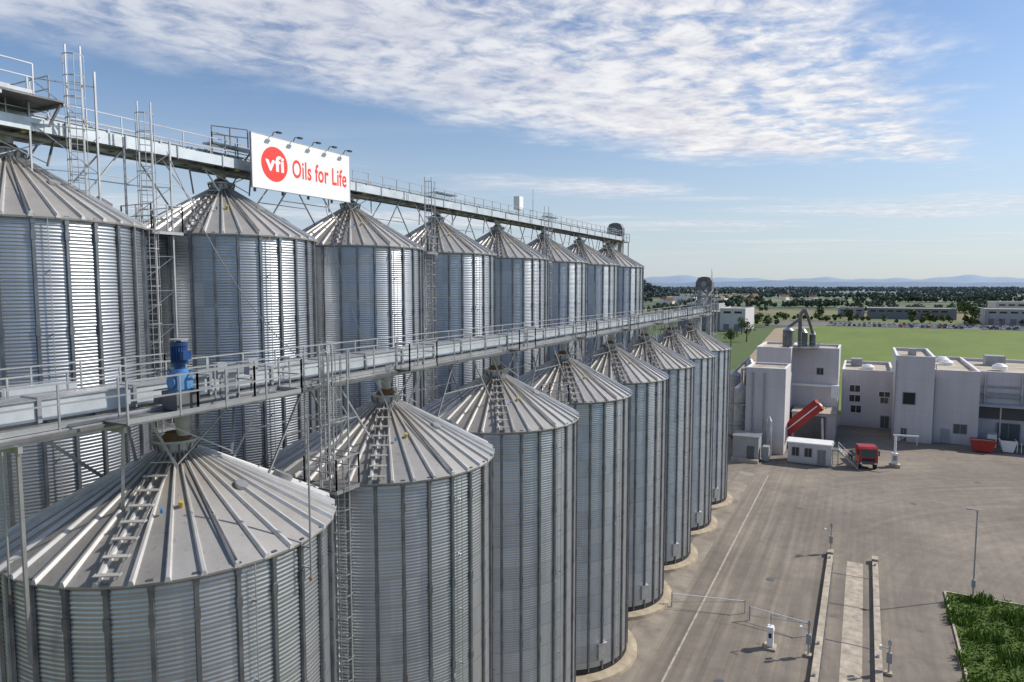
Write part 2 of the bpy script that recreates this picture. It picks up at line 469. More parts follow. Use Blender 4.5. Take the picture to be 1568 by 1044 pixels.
for z in (19.5,21,22.4):
    for a,c in (((-.55,-.5),(.55,-.5)),((.55,-.5),(.55,.5)),((.55,.5),(-.55,.5))):
        l.beam((-17.05+a[0],18.5+a[1],z),(-17.05+c[0],18.5+c[1],z),.045,.045,'steel')
l.beam((-16.5,18.0,19.5),(-16.5,19.0,21),.03,.03,'steel'); l.beam((-16.5,19.0,21),(-16.5,18.0,22.4),.03,.03,'steel')
l.obj('caged_ladder')
l=caged(-27.95,16.6,27.2,33.8,R_(-30),cage_from=1.0,over=1.3)
for dx,dy in ((-.6,-1.4),(.35,.6)):
    l.beam((-27.95+dx,16.6+dy,26.6),(-27.95+dx,16.6+dy,34.2 if dx>0 else 33.6),.07,.07,'steel')
for z in (28.5,30.2,31.9,33.6):
    l.beam((-27.6,17.2,z),(-28.5,15.25,z),.04,.04,'steel')
for z in (28.5,30.2,31.9):
    l.beam((-27.6,17.2,z),(-28.5,15.25,z+1.7),.03,.03,'steel')
l.obj('caged_ladder')
l=caged(-27.5,19.2,.3,32.4,R_(-35),platforms=((28.1,2.0,1.5,-.6,.6),(19.5,1.5,1.3,-.3,.3),(10,1.5,1.3,-.3,.3)))
for dx,dy in ((-.7,-.5),(.2,1.0)):
    l.beam((-27.5+dx,19.2+dy,0),(-27.5+dx,19.2+dy,32.0),.07,.07,'steel')
z=1.5
while z<31:
    l.beam((-28.2,18.7,z),(-27.3,20.2,z+1.5),.03,.03,'steel'); 
    l.beam((-28.2,18.7,z),(-27.3,20.2,z),.04,.04,'steel')
    z+=1.5
l.obj('caged_ladder')
for yy,z0,z1 in ((40.3,.3,32.2),(60.3,20,32.2)):
    caged(-27.4,yy,z0,z1,R_(-35),platforms=((28.1,1.4,1.3,-.5,.2),)).obj('caged_ladder')
for yy in (43.6,63.2):
    caged(-16.6,yy-4.8,.3,18.5,R_(-60),platforms=((18.5,1.3,1.2,-.3,-.2),)).obj('caged_ladder')

def rod(x,y,z0,z1,tip='steel',ax=-1):
    b=MB(); b.cyl((x,y,z0),(x,y,z1-.9),.03,8,'steel'); b.cyl((x,y,z1-.9),(x,y,z1),.022,8,tip)
    for q in (.3,.9):
        b.beam((x,y,z0+q),(x+(ax*.35 if ax else 0),y if ax else y+.35,z0+q),.035,.035)
    b.cyl((x,y,z0-.05),(x,y,z0+.02),.06,8,'rust')
    b.obj('lightning_rod')
rod(-13.9,14.3,17.3,22.0); rod(-18.9,9.0,17.9,25.8,'yellow',0)
rod(-17.15,46,22.3,26.0); rod(-17.15,71,22.3,25.5); rod(-28.7,60,32,35.0); rod(-18,92,22,28); rod(-17.15,88,22,27.5)
# slack cables from the upper gantry to the lower one
for (p1,p2,sag) in (((-27.5,20.2,31.6),(-19.4,20.5,22.4),1.4),((-28.6,31,31.7),(-19.4,24,22.5),1.2)):
    b=MB(); pp=[]
    for i in range(15):
        t=i/14; p=Vector(p1).lerp(Vector(p2),t); p.z-=sag*4*t*(1-t); pp.append(p)
    for a,c in zip(pp,pp[1:]): b.beam(a,c,.025,.025,'dsteel')
    b.obj('power_cable')

# ---------------------------------------------------------------- blue gear motor
g_=empty('electric_gear_motor',(-16.9,12.55,22.72)); g_.scale=(.9,.9,.95)
b=MB(); mx=my=mz=0
b.box(mx-.35,mx+.35,my-.4,my+.4,mz-.45,mz+.1,'dsteel')
b.box(mx-.24,mx+.24,my-.27,my+.27,mz+.1,mz+.62,'lblue')
b.cyl((mx,my-.34,mz+.36),(mx,my+.34,mz+.36),.19,16,'lblue')
b.cyl((mx,my,mz+.62),(mx,my,mz+.72),.25,18,'lblue')
b.cyl((mx,my,mz+.72),(mx,my,mz+.86),.16,16,'blue')
b.obj('gearbox',parent=g_)
b=MB()
b.cyl((mx,my,mz+.86),(mx,my,mz+.92),.26,20,'blue')
b.cyl((mx,my,mz+.92),(mx,my,mz+1.4),.20,20,'blue')
for i in range(20):
    t=2*pi*i/20; c=Vector((mx+.22*math.cos(t),my+.22*math.sin(t),0))
    b.beam(c+Vector((0,0,mz+.94)),c+Vector((0,0,mz+1.38)),.02,.05,'blue')
b.cyl((mx,my,mz+1.4),(mx,my,mz+1.50),.26,20,'blue')
b.cyl((mx,my,mz+1.56),(mx,my,mz+1.60),.27,20,'grey')
b.cyl((mx,my,mz+1.45),(mx,my,mz+1.58),.08,10,'dgrey')
b.box(mx+.18,mx+.38,my-.14,my+.14,mz+1.0,mz+1.25,'blue')
b.obj('motor',parent=g_)
b=MB(); b.beam((-.1,0,-.25),(-1.2,0,-.25),.16,.2,'dsteel'); b.obj('bracket',parent=g_)

# ---------------------------------------------------------------- company sign
sg=empty('company_sign',(-27.9,25.25,30.75))
b=MB(); W_,H_=7.4,2.72
b.box(-.05,.04,0,W_,0,H_,'white')
b.box(-.06,.055,-.03,0,-.03,H_+.03,'steel'); b.box(-.06,.055,W_,W_+.03,-.03,H_+.03,'steel')
b.box(-.06,.055,0,W_,-.03,-.002,'steel'); b.box(-.06,.055,0,W_,H_+.002,H_+.03,'steel')
b.obj('panel',parent=sg)
b=MB()
for y in (.3,2.2,4.1,6.0,7.2):
    b.beam((-.15,y,-.2),(-.15,y,H_+.05),.1,.1,'dsteel'); b.beam((-.15,y,.5),(-1.0,y,.9),.08,.08,'dsteel'); b.beam((-.15,y,2.0),(-1.0,y,1.2),.06,.06,'dsteel')
b.obj('support_frame',parent=sg)
b=MB()
for y in (1.4,2.9,4.3,5.6,6.9):
    b.beam((-.05,y,H_),(.15,y,H_+.25),.035,.035,'dsteel'); b.beam((.15,y,H_+.25),(.6,y,H_+.2),.035,.035,'dsteel')
    b.beam((.5,y-.14,H_+.18),(.5,y+.14,H_+.18),.16,.08,'black')
b.obj('sign_spotlights',parent=sg)
b=MB(); b.cyl((.042,1.5,1.33),(.048,1.5,1.33),.9,64,'signred'); b.obj('red_disc',parent=sg)
b=MB(); rail(b,(-.9,-1.6,1.1),(-.9,-.05,1.1),h=1.4,step=.7,mat='dsteel'); rail(b,(-.9,-1.6,1.9),(-.1,-.1,1.9),h=.9,step=.7,mat='dsteel',toe=False); b.obj('side_bracket',parent=sg)
def text(s,y,z,width,mat,bold,name,off=.052,height=None):
    cu=bpy.data.curves.new(name,'FONT'); cu.body=s; cu.size=1; cu.offset=bold; cu.resolution_u=4; cu.extrude=.002; cu.space_character=1.04
    o=bpy.data.objects.new(name,cu); COL.objects.link(o)
    bpy.context.view_layer.update()
    dg=bpy.context.evaluated_depsgraph_get()
    me=bpy.data.meshes.new_from_object(o.evaluated_get(dg)); bpy.data.objects.remove(o)
    xs=[v.co.x for v in me.vertices]; ys=[v.co.y for v in me.vertices]
    w=max(xs)-min(xs); sc=width/w; sy=sc if not height else height/(max(ys)-min(0,min(ys)))
    for v in me.vertices:
        x_,y_,z_=v.co; v.co=(off+z_,y+(x_-min(xs))*sc,z+y_*sy)
    me.materials.clear(); me.materials.append(M[mat])
    o=bpy.data.objects.new(name,me); COL.objects.link(o); o.parent=sg
text('vfi',.84,1.0,1.3,'white',.03,'lettering_vfi',off=.056,height=.85)
text('Oils for Life',2.75,.86,4.35,'signred',.014,'lettering_slogan',off=.046,height=.98)

# ---------------------------------------------------------------- bucket elevators at far end
def elevator(x,y,zt):
    b=MB()
    b.box(x-.9,x-.35,y-.3,y+.3,0,zt-1.6,'steel'); b.box(x+.35,x+.9,y-.3,y+.3,0,zt-1.6,'steel')
    prof=[(x-1.05,zt-1.7),(x+1.05,zt-1.7),(x+1.05,zt-.7),(x+.75,zt-.15),(x+.25,zt),(x-.25,zt),(x-.75,zt-.15),(x-1.05,zt-.7)]
    b.prism(prof,y-.5,y+.5,'dsteel')
    b.cyl((x,y-.75,zt-.95),(x,y+.75,zt-.95),.35,16,'grey')
    b.beam((x+.9,y,zt-1.6),(x+.2,y-2.2,zt-3.6),.35,.35,'steel')
    b.box(x-1.5,x+1.5,y-1.2,y+1.2,zt-2.6,zt-2.54,'grate')
    for q in ((-1.5,-1.2,1.5,-1.2),(1.5,-1.2,1.5,1.2),(1.5,1.2,-1.5,1.2),(-1.5,1.2,-1.5,-1.2)):
        rail(b,(x+q[0],y+q[1],zt-2.54),(x+q[2],y+q[3],zt-2.54),step=1)
    for dx in (-1.4,1.4):
        for dy in (-1.1,1.1): b.beam((x+dx,y+dy,0),(x+dx,y+dy,zt-2.6),.12,.12,'steel')
    z=2
    while z<zt-5:
        b.beam((x-1.4,y-1.1,z),(x+1.4,y-1.1,z+2.5),.06,.06,'steel'); b.beam((x+1.4,y-1.1,z),(x+1.4,y+1.1,z+2.5),.06,.06,'steel')
        b.beam((x-1.4,y-1.1,z),(x+1.4,y-1.1,z),.08,.08,'steel'); b.beam((x+1.4,y-1.1,z),(x+1.4,y+1.1,z),.08,.08,'steel'); z+=2.5
    b.obj('bucket_elevator')
elevator(FX,90.0,26.9); elevator(BX,88.5,34.1)

# ---------------------------------------------------------------- ground materials
def ground_mat():
    m,nt,b=newmat('farmland')
    g=nt.new('ShaderNodeNewGeometry').outputs['Position']
    vo=nt.new('ShaderNodeTexVoronoi'); vo.distance='CHEBYCHEV'
    nt.l.new(nt.scale(g,(1/420,1/130,0),rot=(0,0,.25)),vo.inputs['Vector']); vo.inputs['Scale'].default_value=1
    h=nt.sep(vo.outputs['Color'])[0]
    cr=nt.new('ShaderNodeValToRGB'); nt.l.new(h,cr.inputs[0]); cr.color_ramp.interpolation='CONSTANT'
    e=cr.color_ramp.elements; e[0].color=(.06,.10,.03,1); e[1].position=.2; e[1].color=(.10,.155,.035,1)
    for p,c in ((.4,(.19,.165,.075,1)),(.55,(.07,.12,.025,1)),(.7,(.15,.17,.065,1)),(.85,(.05,.08,.03,1))):
        k=e.new(p); k.color=c
    n=nt.noise(g,.02,6,.6)
    c=nt.mix(nt.rng(n,.3,.7,0,.35),cr.outputs[0],(.07,.085,.04))
    x,y,z=nt.sep(g)
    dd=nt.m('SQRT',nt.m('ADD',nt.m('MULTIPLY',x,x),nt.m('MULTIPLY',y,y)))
    c=nt.mix(nt.rng(dd,600,5500,0,.8),c,(.25,.31,.36))  # aerial haze painted into the land colour, growing with distance
    setb(nt,b,Base_Color=c,Roughness=.95); return m
def asphalt():
    m,nt,b=newmat('yard_asphalt')
    g=nt.new('ShaderNodeNewGeometry').outputs['Position']
    x,y,z=nt.sep(g)
    n1=nt.noise(g,.07,7,.62); n2=nt.noise(g,.8,7,.7)
    tr=nt.noise(nt.scale(g,(1.5,.025,1)),1,4,.65)
    n3=nt.noise(g,14,3,.6)
    # tyre arcs in the turning area: noise stretched along circles about a far pivot
    vx=nt.m('SUBTRACT',x,40.0); vy=nt.m('SUBTRACT',y,60.0)
    rad=nt.m('SQRT',nt.m('ADD',nt.m('MULTIPLY',vx,vx),nt.m('MULTIPLY',vy,vy)))
    ang=nt.m('ARCTAN2',vy,vx)
    arc=nt.noise(nt.comb(nt.m('MULTIPLY',rad,1.1),nt.m('MULTIPLY',ang,1.5),0.0),1,5,.65)
    near=nt.m('MULTIPLY',nt.rng(x,-14,4,1,.3),nt.rng(y,85,110,1,.1))
    far=nt.m('SUBTRACT',1.0,near)
    v=nt.m('ADD',nt.m('MULTIPLY',n1,.5),nt.m('MULTIPLY',n2,.28))
    v=nt.m('ADD',v,nt.m('MULTIPLY',nt.m('MULTIPLY',nt.m('SUBTRACT',tr,.5),near),.7))
    v=nt.m('ADD',v,nt.m('MULTIPLY',nt.m('MULTIPLY',nt.m('SUBTRACT',arc,.5),far),.38))
    v=nt.m('ADD',v,nt.m('MULTIPLY',n3,.10))
    cr=nt.new('ShaderNodeValToRGB'); nt.l.new(nt.rng(v,.2,.68),cr.inputs[0]); e=cr.color_ramp.elements
    e[0].position=.0; e[0].color=(.095,.082,.068,1); e[1].position=1; e[1].color=(.36,.305,.235,1)
    k=e.new(.42); k.color=(.175,.150,.122,1); k=e.new(.6); k.color=(.225,.193,.155,1)
    # oil drips
    sp=nt.noise(g,.55,3,.5)
    c=nt.mix(nt.rng(sp,.66,.74,0,.45),cr.outputs[0],(.06,.055,.05))
    # expansion joints of the laid lanes
    fj=nt.m('LESS_THAN',nt.m('FRACT',nt.m('DIVIDE',nt.m('ADD',x,2.9),4.6)),.010)
    c=nt.mix(nt.m('MULTIPLY',nt.m('MULTIPLY',fj,near),.35),c,(.07,.065,.06))
    setb(nt,b,Base_Color=c,Roughness=.9)
    bn=nt.new('ShaderNodeBump'); bn.inputs['Strength'].default_value=.25; nt.l.new(n3,bn.inputs['Height']); nt.l.new(bn.outputs[0],b.inputs['Normal'])
    return m
def grassy(name,a,bb,sc,st=None):
    m,nt,b=newmat(name)
    g=nt.new('ShaderNodeNewGeometry').outputs['Position']
    g2=nt.scale(g,st) if st else g
    n=nt.m('ADD',nt.m('MULTIPLY',nt.noise(g2,sc,7,.65),.7),nt.m('MULTIPLY',nt.noise(g,sc*12,4,.6),.3))
    setb(nt,b,Base_Color=nt.mix(nt.rng(n,.35,.65),a,bb),Roughness=.95); return m
M['land']=ground_mat(); M['asphalt']=asphalt()
M['field']=grassy('green_crop_field',(.085,.135,.014),(.15,.205,.028),.03,(1,.35,1))
M['corn']=grassy('maize_field',(.04,.07,.014),(.095,.14,.03),.4)
M['path']=simple('dirt_path',(.32,.25,.17),.95,0,.2,.2)
M['lawn']=grassy('lawn',(.04,.085,.01),(.10,.15,.025),.8)
M['lightconc']=simple('pale_concrete',(.27,.235,.19),.9,0,.4,.5,.2,9)
M['lot']=simple('distant_car_park',(.15,.15,.15),.9,0,.2,.1)

def sheet(name,pts,z,mat):
    b=MB(); b.add([(p[0],p[1],z) for p in pts],[tuple(range(len(pts)))],mat); return b.obj(name)
def rect(name,x0,x1,y0,y1,z,mat): return sheet(name,[(x0,y0),(x1,y0),(x1,y1),(x0,y1)],z,mat)
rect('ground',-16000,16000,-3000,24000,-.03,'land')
rect('yard_asphalt',-60,70,-30,150,0,'asphalt')
rect('crop_field',-28,170,150,482,-.01,'field')
rect('maize_field',-75,-30,175,420,-.012,'corn')
sheet('dirt_path',[(-30,150),(-27,150),(-36,440),(-26,470),(-36,476),(-48,442)],.01,'path')
rect('distant_car_park',-60,160,484,540,-.005,'lot')
b=MB(); b.box(-10.9,-10.76,-10,97,0,.012,'kerb'); b.obj('drainage_channel')
b=MB()
for i in range(22): b.box(-14.6,-12.6,-8+i*4.8,-8+i*4.8+4.76,-.05,.006+.001*(i%2),'lightconc')
b.obj('silo_apron')
b=MB()
for x0,x1 in ((-2.25,-1.8),(1.5,1.95)):
    for i in range(8): b.box(x0,x1,38+i*4,41.97+i*4 if i<7 else 69.9,0,.32,'kerb')
    b.box(x0-.04,x1+.04,69.9,70.8,0,.5,'kerb')
b.box(-1.8,1.5,40,68.5,0,.02,'asphalt'); b.box(-.6,.75,40,69.5,.02,.035,'kerb')
for i in range(5): b.box(-1.8,1.5,40+i*6.5,40.12+i*6.5,.036,.045,'dsteel')
for x in (-1.72,1.42): b.box(x-.04,x+.04,40,68.5,.02,.05,'dsteel')
for x in (-2.05,1.7):
    for y in (47.0,51.5,68.8):
        b.box(x-.09,x+.09,y-.09,y+.09,.32,.5,'steel')
b.obj('weighbridge')
def post(name,x,y,h,box=True,head=False):
    b=MB(); b.cyl((x,y,0),(x,y,h),.06,10,'steel'); b.box(x-.22,x+.22,y-.22,y+.22,0,.18,'kerb')
    if box:
        b.box(x-.16,x+.16,y-.13,y+.13,h*.35,h*.35+.7,'grey'); b.box(x-.1,x+.1,y-.1,y+.1,h-.35,h,'steel')
        b.beam((x,y,h*.75),(x-.5,y,h*.75),.05,.05,'steel'); b.box(x-.6,x-.45,y-.1,y+.1,h*.68,h*.8,'white')
    if head:
        b.beam((x,y,h-.05),(x-.55,y-.15,h+.05),.09,.07,'grey'); b.box(x-.8,x-.45,y-.28,y-.05,h,h+.1,'grey')
        b.box(x-.13,x+.13,y-.13,y+.13,1.0,1.6,'grey')
    b.obj(name)
post('traffic_signal_post',-2.05,70.9,3.0); post('traffic_signal_post',-2.6,50.0,2.6); post('traffic_signal_post',2.3,50.0,2.4)
post('street_lamp',8.8,65.8,7.5,False,True)
b=MB()
b.box(-5.5,-4.7,49.5,50.5,0,.15,'kerb'); b.box(-5.3,-4.9,49.8,50.2,.15,1.3,'white'); b.prism([(-5.35,1.3),(-4.85,1.3),(-4.9,1.6),(-5.3,1.6)],49.75,50.25,'white'); b.box(-5.2,-5.0,49.78,49.797,.8,1.15,'glass')
b.cyl((-5.1,50.1,1.6),(-5.1,50.1,2.5),.04,8,'steel'); b.beam((-5.1,50.1,2.4),(-4.6,50.0,2.45),.05,.05,'steel')
b.obj('ticket_terminal')
b=MB()
for (xa,ya,xb,yb) in ((-12.9,53,-7.5,54.5),(-7.0,53.5,-2.8,53)):
    b.cyl((xa,ya,0),(xa,ya,1.2),.05,8,'steel'); b.cyl((xb,yb,0),(xb,yb,1.1),.04,8,'steel')
    b.cyl((xa,ya,1.1),(xb,yb,1.0),.035,8,'white'); b.cyl((xa,ya,.4),(xb,yb,.95),.025,8,'steel')
b.obj('barrier_gate')
b=MB() # manhole and gully covers let into the yard
for x,y in ((-6.5,62),(-5.8,84),(6,92),(14,106),(-7.5,44)):
    b.cyl((x,y,0),(x,y,.008),.36,20,'dsteel'); b.cyl((x,y,.008),(x,y,.012),.27,20,'dgrey')
b.obj('manhole_covers')
rect('lawn',6.95,40,20,66,.05,'lawn')
b=MB(); b.box(6.8,6.95,20,66.15,0,.12,'kerb'); b.box(6.95,40,66,66.15,0,.12,'kerb'); b.obj('kerb')
M['blade']=grassy('grass_blades',(.045,.10,.008),(.15,.24,.03),.7)
b=MB(); vs=[];fs=[]
for i in range(38000):
    x=random.uniform(6.6,26); y=random.uniform(38,66.4)
    t=math.sin(x*1.3+y*.7)+math.sin(y*1.9-x)+.5*math.sin(x*4.1)+.5*math.sin(y*3.7)
    if (x<6.95 or y>66) and t<.4: continue
    h=random.uniform(.08,.2)+(.55*random.random() if t>.7 else 0)
    a=random.uniform(0,pi); w=random.uniform(.03,.10); dx,dy=math.cos(a)*w,math.sin(a)*w; lx,ly=random.uniform(-.2,.2),random.uniform(-.2,.2)
    o=len(vs); vs+=[(x-dx,y-dy,.04),(x+dx,y+dy,.04),(x+lx+dx*.5,y+ly+dy*.5,h),(x+lx-dx*.5,y+ly-dy*.5,h*.95)]; fs.append((o,o+1,o+2,o+3))
b.add(vs,fs,'blade'); b.obj('grass')

# ---------------------------------------------------------------- buildings
def window(b,x0,x1,yf,z0,z1,fr='white',gl='glass'):
    b.box(x0-.08,x1+.08,yf-.06,yf-.002,z0-.08,z1+.08,fr)
    b.box(x0,x1,yf-.075,yf-.062,z0,z1,gl)
    xm=(x0+x1)/2; b.box(xm-.03,xm+.03,yf-.09,yf-.076,z0,z1,fr)
def block(b,x0,x1,y0,y1,h,mat='facade',roof='flatroof',par=.5,z0=0):
    b.box(x0,x1,y0,y1,z0,h-.02,mat)
    b.box(x0+.3,x1-.3,y0+.3,y1-.3,h-.02,h,roof)
    t=.3
    for q in ((x0,x1,y0,y0+t),(x0,x1,y1-t,y1),(x0,x0+t,y0+t,y1-t),(x1-t,x1,y0+t,y1-t)):
        b.box(*q,h-.02,h+par,mat)
        b.box(q[0]-.04,q[1]+.04,q[2]-.04 if q[3]-q[2]<1 else q[2],q[3]+.04 if q[3]-q[2]<1 else q[3],h+par,h+par+.07,'white')
def building(name,fn):
    b=MB(); fn(b); return b.obj(name)
def f_main(b):
    block(b,-3.2,5,139,156,9.9)
    block(b,5,10.5,129,146,13.7)
    block(b,10.5,16.9,130.6,156,11.5)
    block(b,16.9,60,134.5,158,11.2,'facade')
    for x,z0,z1 in ((-1.9,6.4,7.6),(2.9,5.8,6.7)): window(b,x,x+1.7,139,z0,z1)
    window(b,-1.6,.1,139,2.6,3.9); window(b,-1.9,-.1,139,4.6,5.8); window(b,3.3,4.6,139,.2,2.3,'grey','dgrey')
    window(b,3.2,4.3,139,4.7,5.6,'grey')
    b.box(6.1,8.0,128.9,128.997,6.2,8.3,'grey'); b.box(6.2,7.9,128.86,128.897,6.3,8.2,'black')
    window(b,13.6,15.4,130.6,1.8,3.3,'grey','dgrey'); window(b,6.1,6.9,129,.1,2.2,'grey','dgrey')
    b.box(12.0,13.0,130.3,130.6,.1,2.4,'grey')
    b.box(16.95,60,131.8,134.48,6.3,6.6,'facade2'); b.box(17,60,134.3,134.49,4.0,6.2,'dgrey')
    for x in range(20,60,5): b.box(x-.1,x+.1,131.9,132.1,0,6.3,'steel')
    for z in (7.6,8.2,9.3): b.cyl((17,134.2,z),(60,134.2,z),.14,10,'steel')
    for x in (18,23,28,36): b.cyl((x,134.1,6.6),(x,134.1,11.8),.16,10,'steel')
    for i in range(4): window(b,20+i*6,23+i*6,134.28,.3,3.4,'grey','dgrey')
    for x,y in ((1,146),(13.5,145),(21,142),(27,147),(35,143),(13.4,151)):
        z=9.9 if x<5 else 11.5
        b.cyl((x,y,z),(x,y,z+.5),1.1,20,'white'); b.cyl((x,y,z+.5),(x,y,z+.95),1.15,20,'white',r2=.5)
    b.box(20,23,150,153,11.2,13,'grey'); b.box(7,8.2,136,138,13.7,14.9,'grey'); b.box(-2,0,150,152.5,9.9,11.4,'grey')
    b.cyl((10.7,129.6,0),(10.7,129.6,13),.08,8,'grey'); b.cyl((5.0,128.9,0),(5.0,128.9,13.5),.07,8,'grey')
building('factory_building',f_main)
def f_tower(b):
    block(b,-10.8,-3.6,130,139,14.6,'facade',par=.3)
    block(b,-16.3,-10.8,124,136,14.9,'facade',par=.3)
    block(b,-15.9,-10.2,110,118,12.9,'facade',par=.25)
    b.box(-10.8,-3.4,129.4,129.997,8.2,8.6,'white'); b.box(-4.6,-3.4,128.9,129.39,6.5,8.6,'white')
    b.box(-10.2,-3.6,122.5,129.99,0,4.6,'facade2'); b.box(-10.3,-3.5,122.4,130,4.6,4.75,'flatroof')
    b.box(-9.8,-5.0,122.38,122.49,.1,4.2,'dgrey')
    window(b,-7.0,-6.0,130,10.3,11.4,'grey')
    for x in (-14.9,-13.2): b.cyl((x,109.8,0),(x,109.8,12.5),.12,8,'grey')
building('process_tower_building',f_tower)
b=MB()
for x,y,r,h in ((-11.6,127,.9,3.2),(-9.6,131.5,.8,2.6),(-8.0,132,.55,2.2)):
    b.cyl((x,y,14.9),(x,y,14.9+h),r,20,'dsteel'); b.cyl((x,y,14.9+h),(x,y,15.5+h),r,20,'steel',r2=.3)
    b.cyl((x,y,14.6),(x,y,14.9),r*.9,16,'dsteel')
b.cyl((-9.9,129,14.8),(-9.9,129,20.8),.32,14,'dsteel'); b.cyl((-9.9,129,20.8),(-9.2,129,21.7),.32,14,'dsteel'); b.cyl((-9.2,129,21.7),(-8.7,129,20.4),.32,14,'dsteel')
b.cyl((-11.6,127,18.6),(-9.9,129,20),.25,12,'dsteel'); b.cyl((-8.7,129,20.4),(-8.0,132,17.3),.25,12,'dsteel')
b.box(-12.8,-6.8,126.5,133,14.95,15.05,'grate')
for q in ((-12.8,126.4,-6.8,126.4),(-6.8,126.4,-6.8,133)): rail(b,(q[0],q[1],15.05),(q[2],q[3],15.05))
b.obj('cyclone_separators')
b=MB()
for x,y,r,h in ((-17.0,113,1.1,9.5),(-18.8,117,1.3,11),(-16.6,118,.8,13)):
    b.cyl((x,y,1.2),(x,y,h),r,24,'steel'); b.cyl((x,y,h),(x,y,h+.7),r,24,'steel',r2=.3); b.cyl((x,y,.2),(x,y,1.2),.3,12,'steel',r2=r)
    for a in range(4):
        t=pi/4+a*pi/2; b.beam((x+r*math.cos(t),y+r*math.sin(t),0),(x+r*math.cos(t),y+r*math.sin(t),3),.12,.12,'steel')
b.cyl((-17,113,10.2),(-17,113,12.5),.2,10,'steel'); b.cyl((-17,113,12.5),(-15.9,114,12.8),.2,10,'steel')
b.cyl((-18.8,117,11.5),(-16.6,118,14),.2,10,'steel')
for z in (3.5,7): 
    b.box(-18.9,-15.6,110.9,112.0,z,z+.06,'grate'); rail(b,(-18.9,110.9,z),(-15.6,110.9,z))
for x in (-18.9,-17.2,-15.6): b.beam((x,110.9,0),(x,110.9,8),.12,.12,'steel')
b.obj('dust_filter_tanks')
b=MB()
b.box(-16.6,-13.0,103.5,107.5,.1,3.6,'grey'); b.box(-16.7,-12.9,103.4,107.6,3.6,3.75,'steel'); b.box(-14.6,-13.6,103.42,103.497,.2,2.3,'dgrey'); 
b.box(-12.6,-11.7,104.5,106,.1,2.2,'grey')
b.cyl((-12.2,108,0),(-12.2,108,5.5),.5,16,'steel'); b.cyl((-12.2,108,5.5),(-12.2,108,6.2),.5,16,'steel',r2=.15)
b.box(-16.7,-12.9,102.6,103.3,0,.5,'kerb')
b.obj('switchgear_container')
b=MB()
b.box(-9.2,-3.4,105.5,108.6,.1,3.0,'facade'); b.box(-9.35,-3.25,105.35,108.75,3.0,3.2,'white')
b.box(-9.2,-3.4,105.45,105.497,.1,.3,'grey')
for x in (-8.6,-6.9): window(b,x,x+.9,105.5,1.2,2.4,'grey')
window(b,-5.2,-4.2,105.5,.2,2.3,'grey','facade3')
b.obj('weigh_office')

tp=empty('tipper_trailer',(-8.3,116.5,0))
b=MB()
b.box(-2.4,5.0,-1.1,1.1,.9,1.15,'dgrey')
for x in (-1.8,-.5,.8):
    for y in (-1.05,.8): b.cyl((x,y,.5),(x,y+.3,.5),.5,18,'black'); b.cyl((x,y-.01,.5),(x,y+.31,.5),.22,12,'grey')
for y in (-.5,.5): b.cyl((3.2,y,1.1),(3.0,y,4.9),.14,10,'steel'); 
b.obj('chassis',parent=tp)
b=MB()
L=7.6;Hh=1.75
b.box(0,L,-1.25,1.25,0,.15,'sredveh')
b.box(0,L,-1.25,-1.17,.15,Hh,'sredveh'); b.box(0,L,1.17,1.25,.15,Hh,'sredveh'); b.box(L-.08,L,-1.17,1.17,.15,Hh,'sredveh')
b.box(.2,L-.1,-1.1,1.1,.16,1.2,'yellow')
for i in range(8): b.box(.05+i*1.0,.17+i*1.0,-1.33,-1.252,0,Hh,'sredveh')
b.box(0,L,-1.34,-1.252,Hh-.15,Hh+.02,'sredveh'); b.box(L,L+.05,-.9,.9,.4,.9,'white'); b.box(.3,L-.3,-1.345,-1.335,.9,1.05,'white')
b.box(L-.5,L+.1,-1.1,1.1,-.1,.0,'yellow'); b.box(L+.05,L+.12,-1.0,-.6,.3,1.3,'yellow')
o=b.obj('tipper_body',(-2.3,0,1.3),parent=tp); o.rotation_euler=(0,-R_(44),0)

tk=MB()
def truck(b):
    prof=[(-1.0,.7),(-1.15,1.0),(-1.15,1.7),(-.95,2.9),(-.6,3.15),(1.0,3.25),(1.1,3.0),(1.1,.7)]
    b.prism(prof,-1.2,1.2,'sredveh','x')
    b.add([(-1.0,-1.152,1.75),(1.0,-1.152,1.75),(.9,-.985,2.8),(-.9,-.985,2.8)],[(0,1,2,3)],'glass')
    b.box(-1.1,1.1,-1.19,-1.152,.75,1.1,'dgrey'); b.box(-.8,.8,-1.17,-1.152,1.2,1.6,'black')
    for s in (-1,1):
        b.box(s*.95-.15,s*.95+.15,-1.21,-1.19,.8,1.0,'white')
        x=s*1.205
        b.box(min(x,x-.01*s),max(x,x-.01*s)+.0,-.75,.1,1.8,2.7,'glass')
        b.box(s*1.35-.08,s*1.35+.08,-1.1,-.95,2.0,2.7,'black'); b.beam((s*1.2,-1,2.6),(s*1.35,-1,2.6),.05,.05,'black')
        for y in (-.35,3.6,4.9):
            b.cyl((s*.85,y,.5),(s*1.2,y,.5),.5,20,'black'); b.cyl((s*1.16,y,.5),(s*1.22,y,.5),.25,14,'grey')
    b.box(-.5,.5,1.1,6.0,.6,.9,'dgrey'); b.box(-1.1,-.5,1.4,2.8,.5,1.0,'steel'); b.box(-1.15,1.15,3.0,5.6,1.02,1.1,'dgrey')
    b.box(-1.0,1.0,1.2,1.4,.9,2.6,'dgrey')
    b.beam((-.8,1.8,2.5),(.8,5.6,1.1),.25,.25,'steel'); b.beam((.8,1.8,2.5),(-.8,5.6,1.1),.25,.25,'steel')
truck(tk); tk.obj('truck',(1.0,107.6,0),R_(14))
b=MB()
for s in (-.5,.5): b.beam((-2.6,107+s,2.4),(.0,106.2+s,.15),.1,.22,'steel')
for i in range(9): 
    f=i/8; b.beam((-2.6+2.5*f,106.5-.8*f,2.4-2.2*f),(-2.6+2.5*f,107.5-.8*f,2.4-2.2*f),.25,.05,'steel')
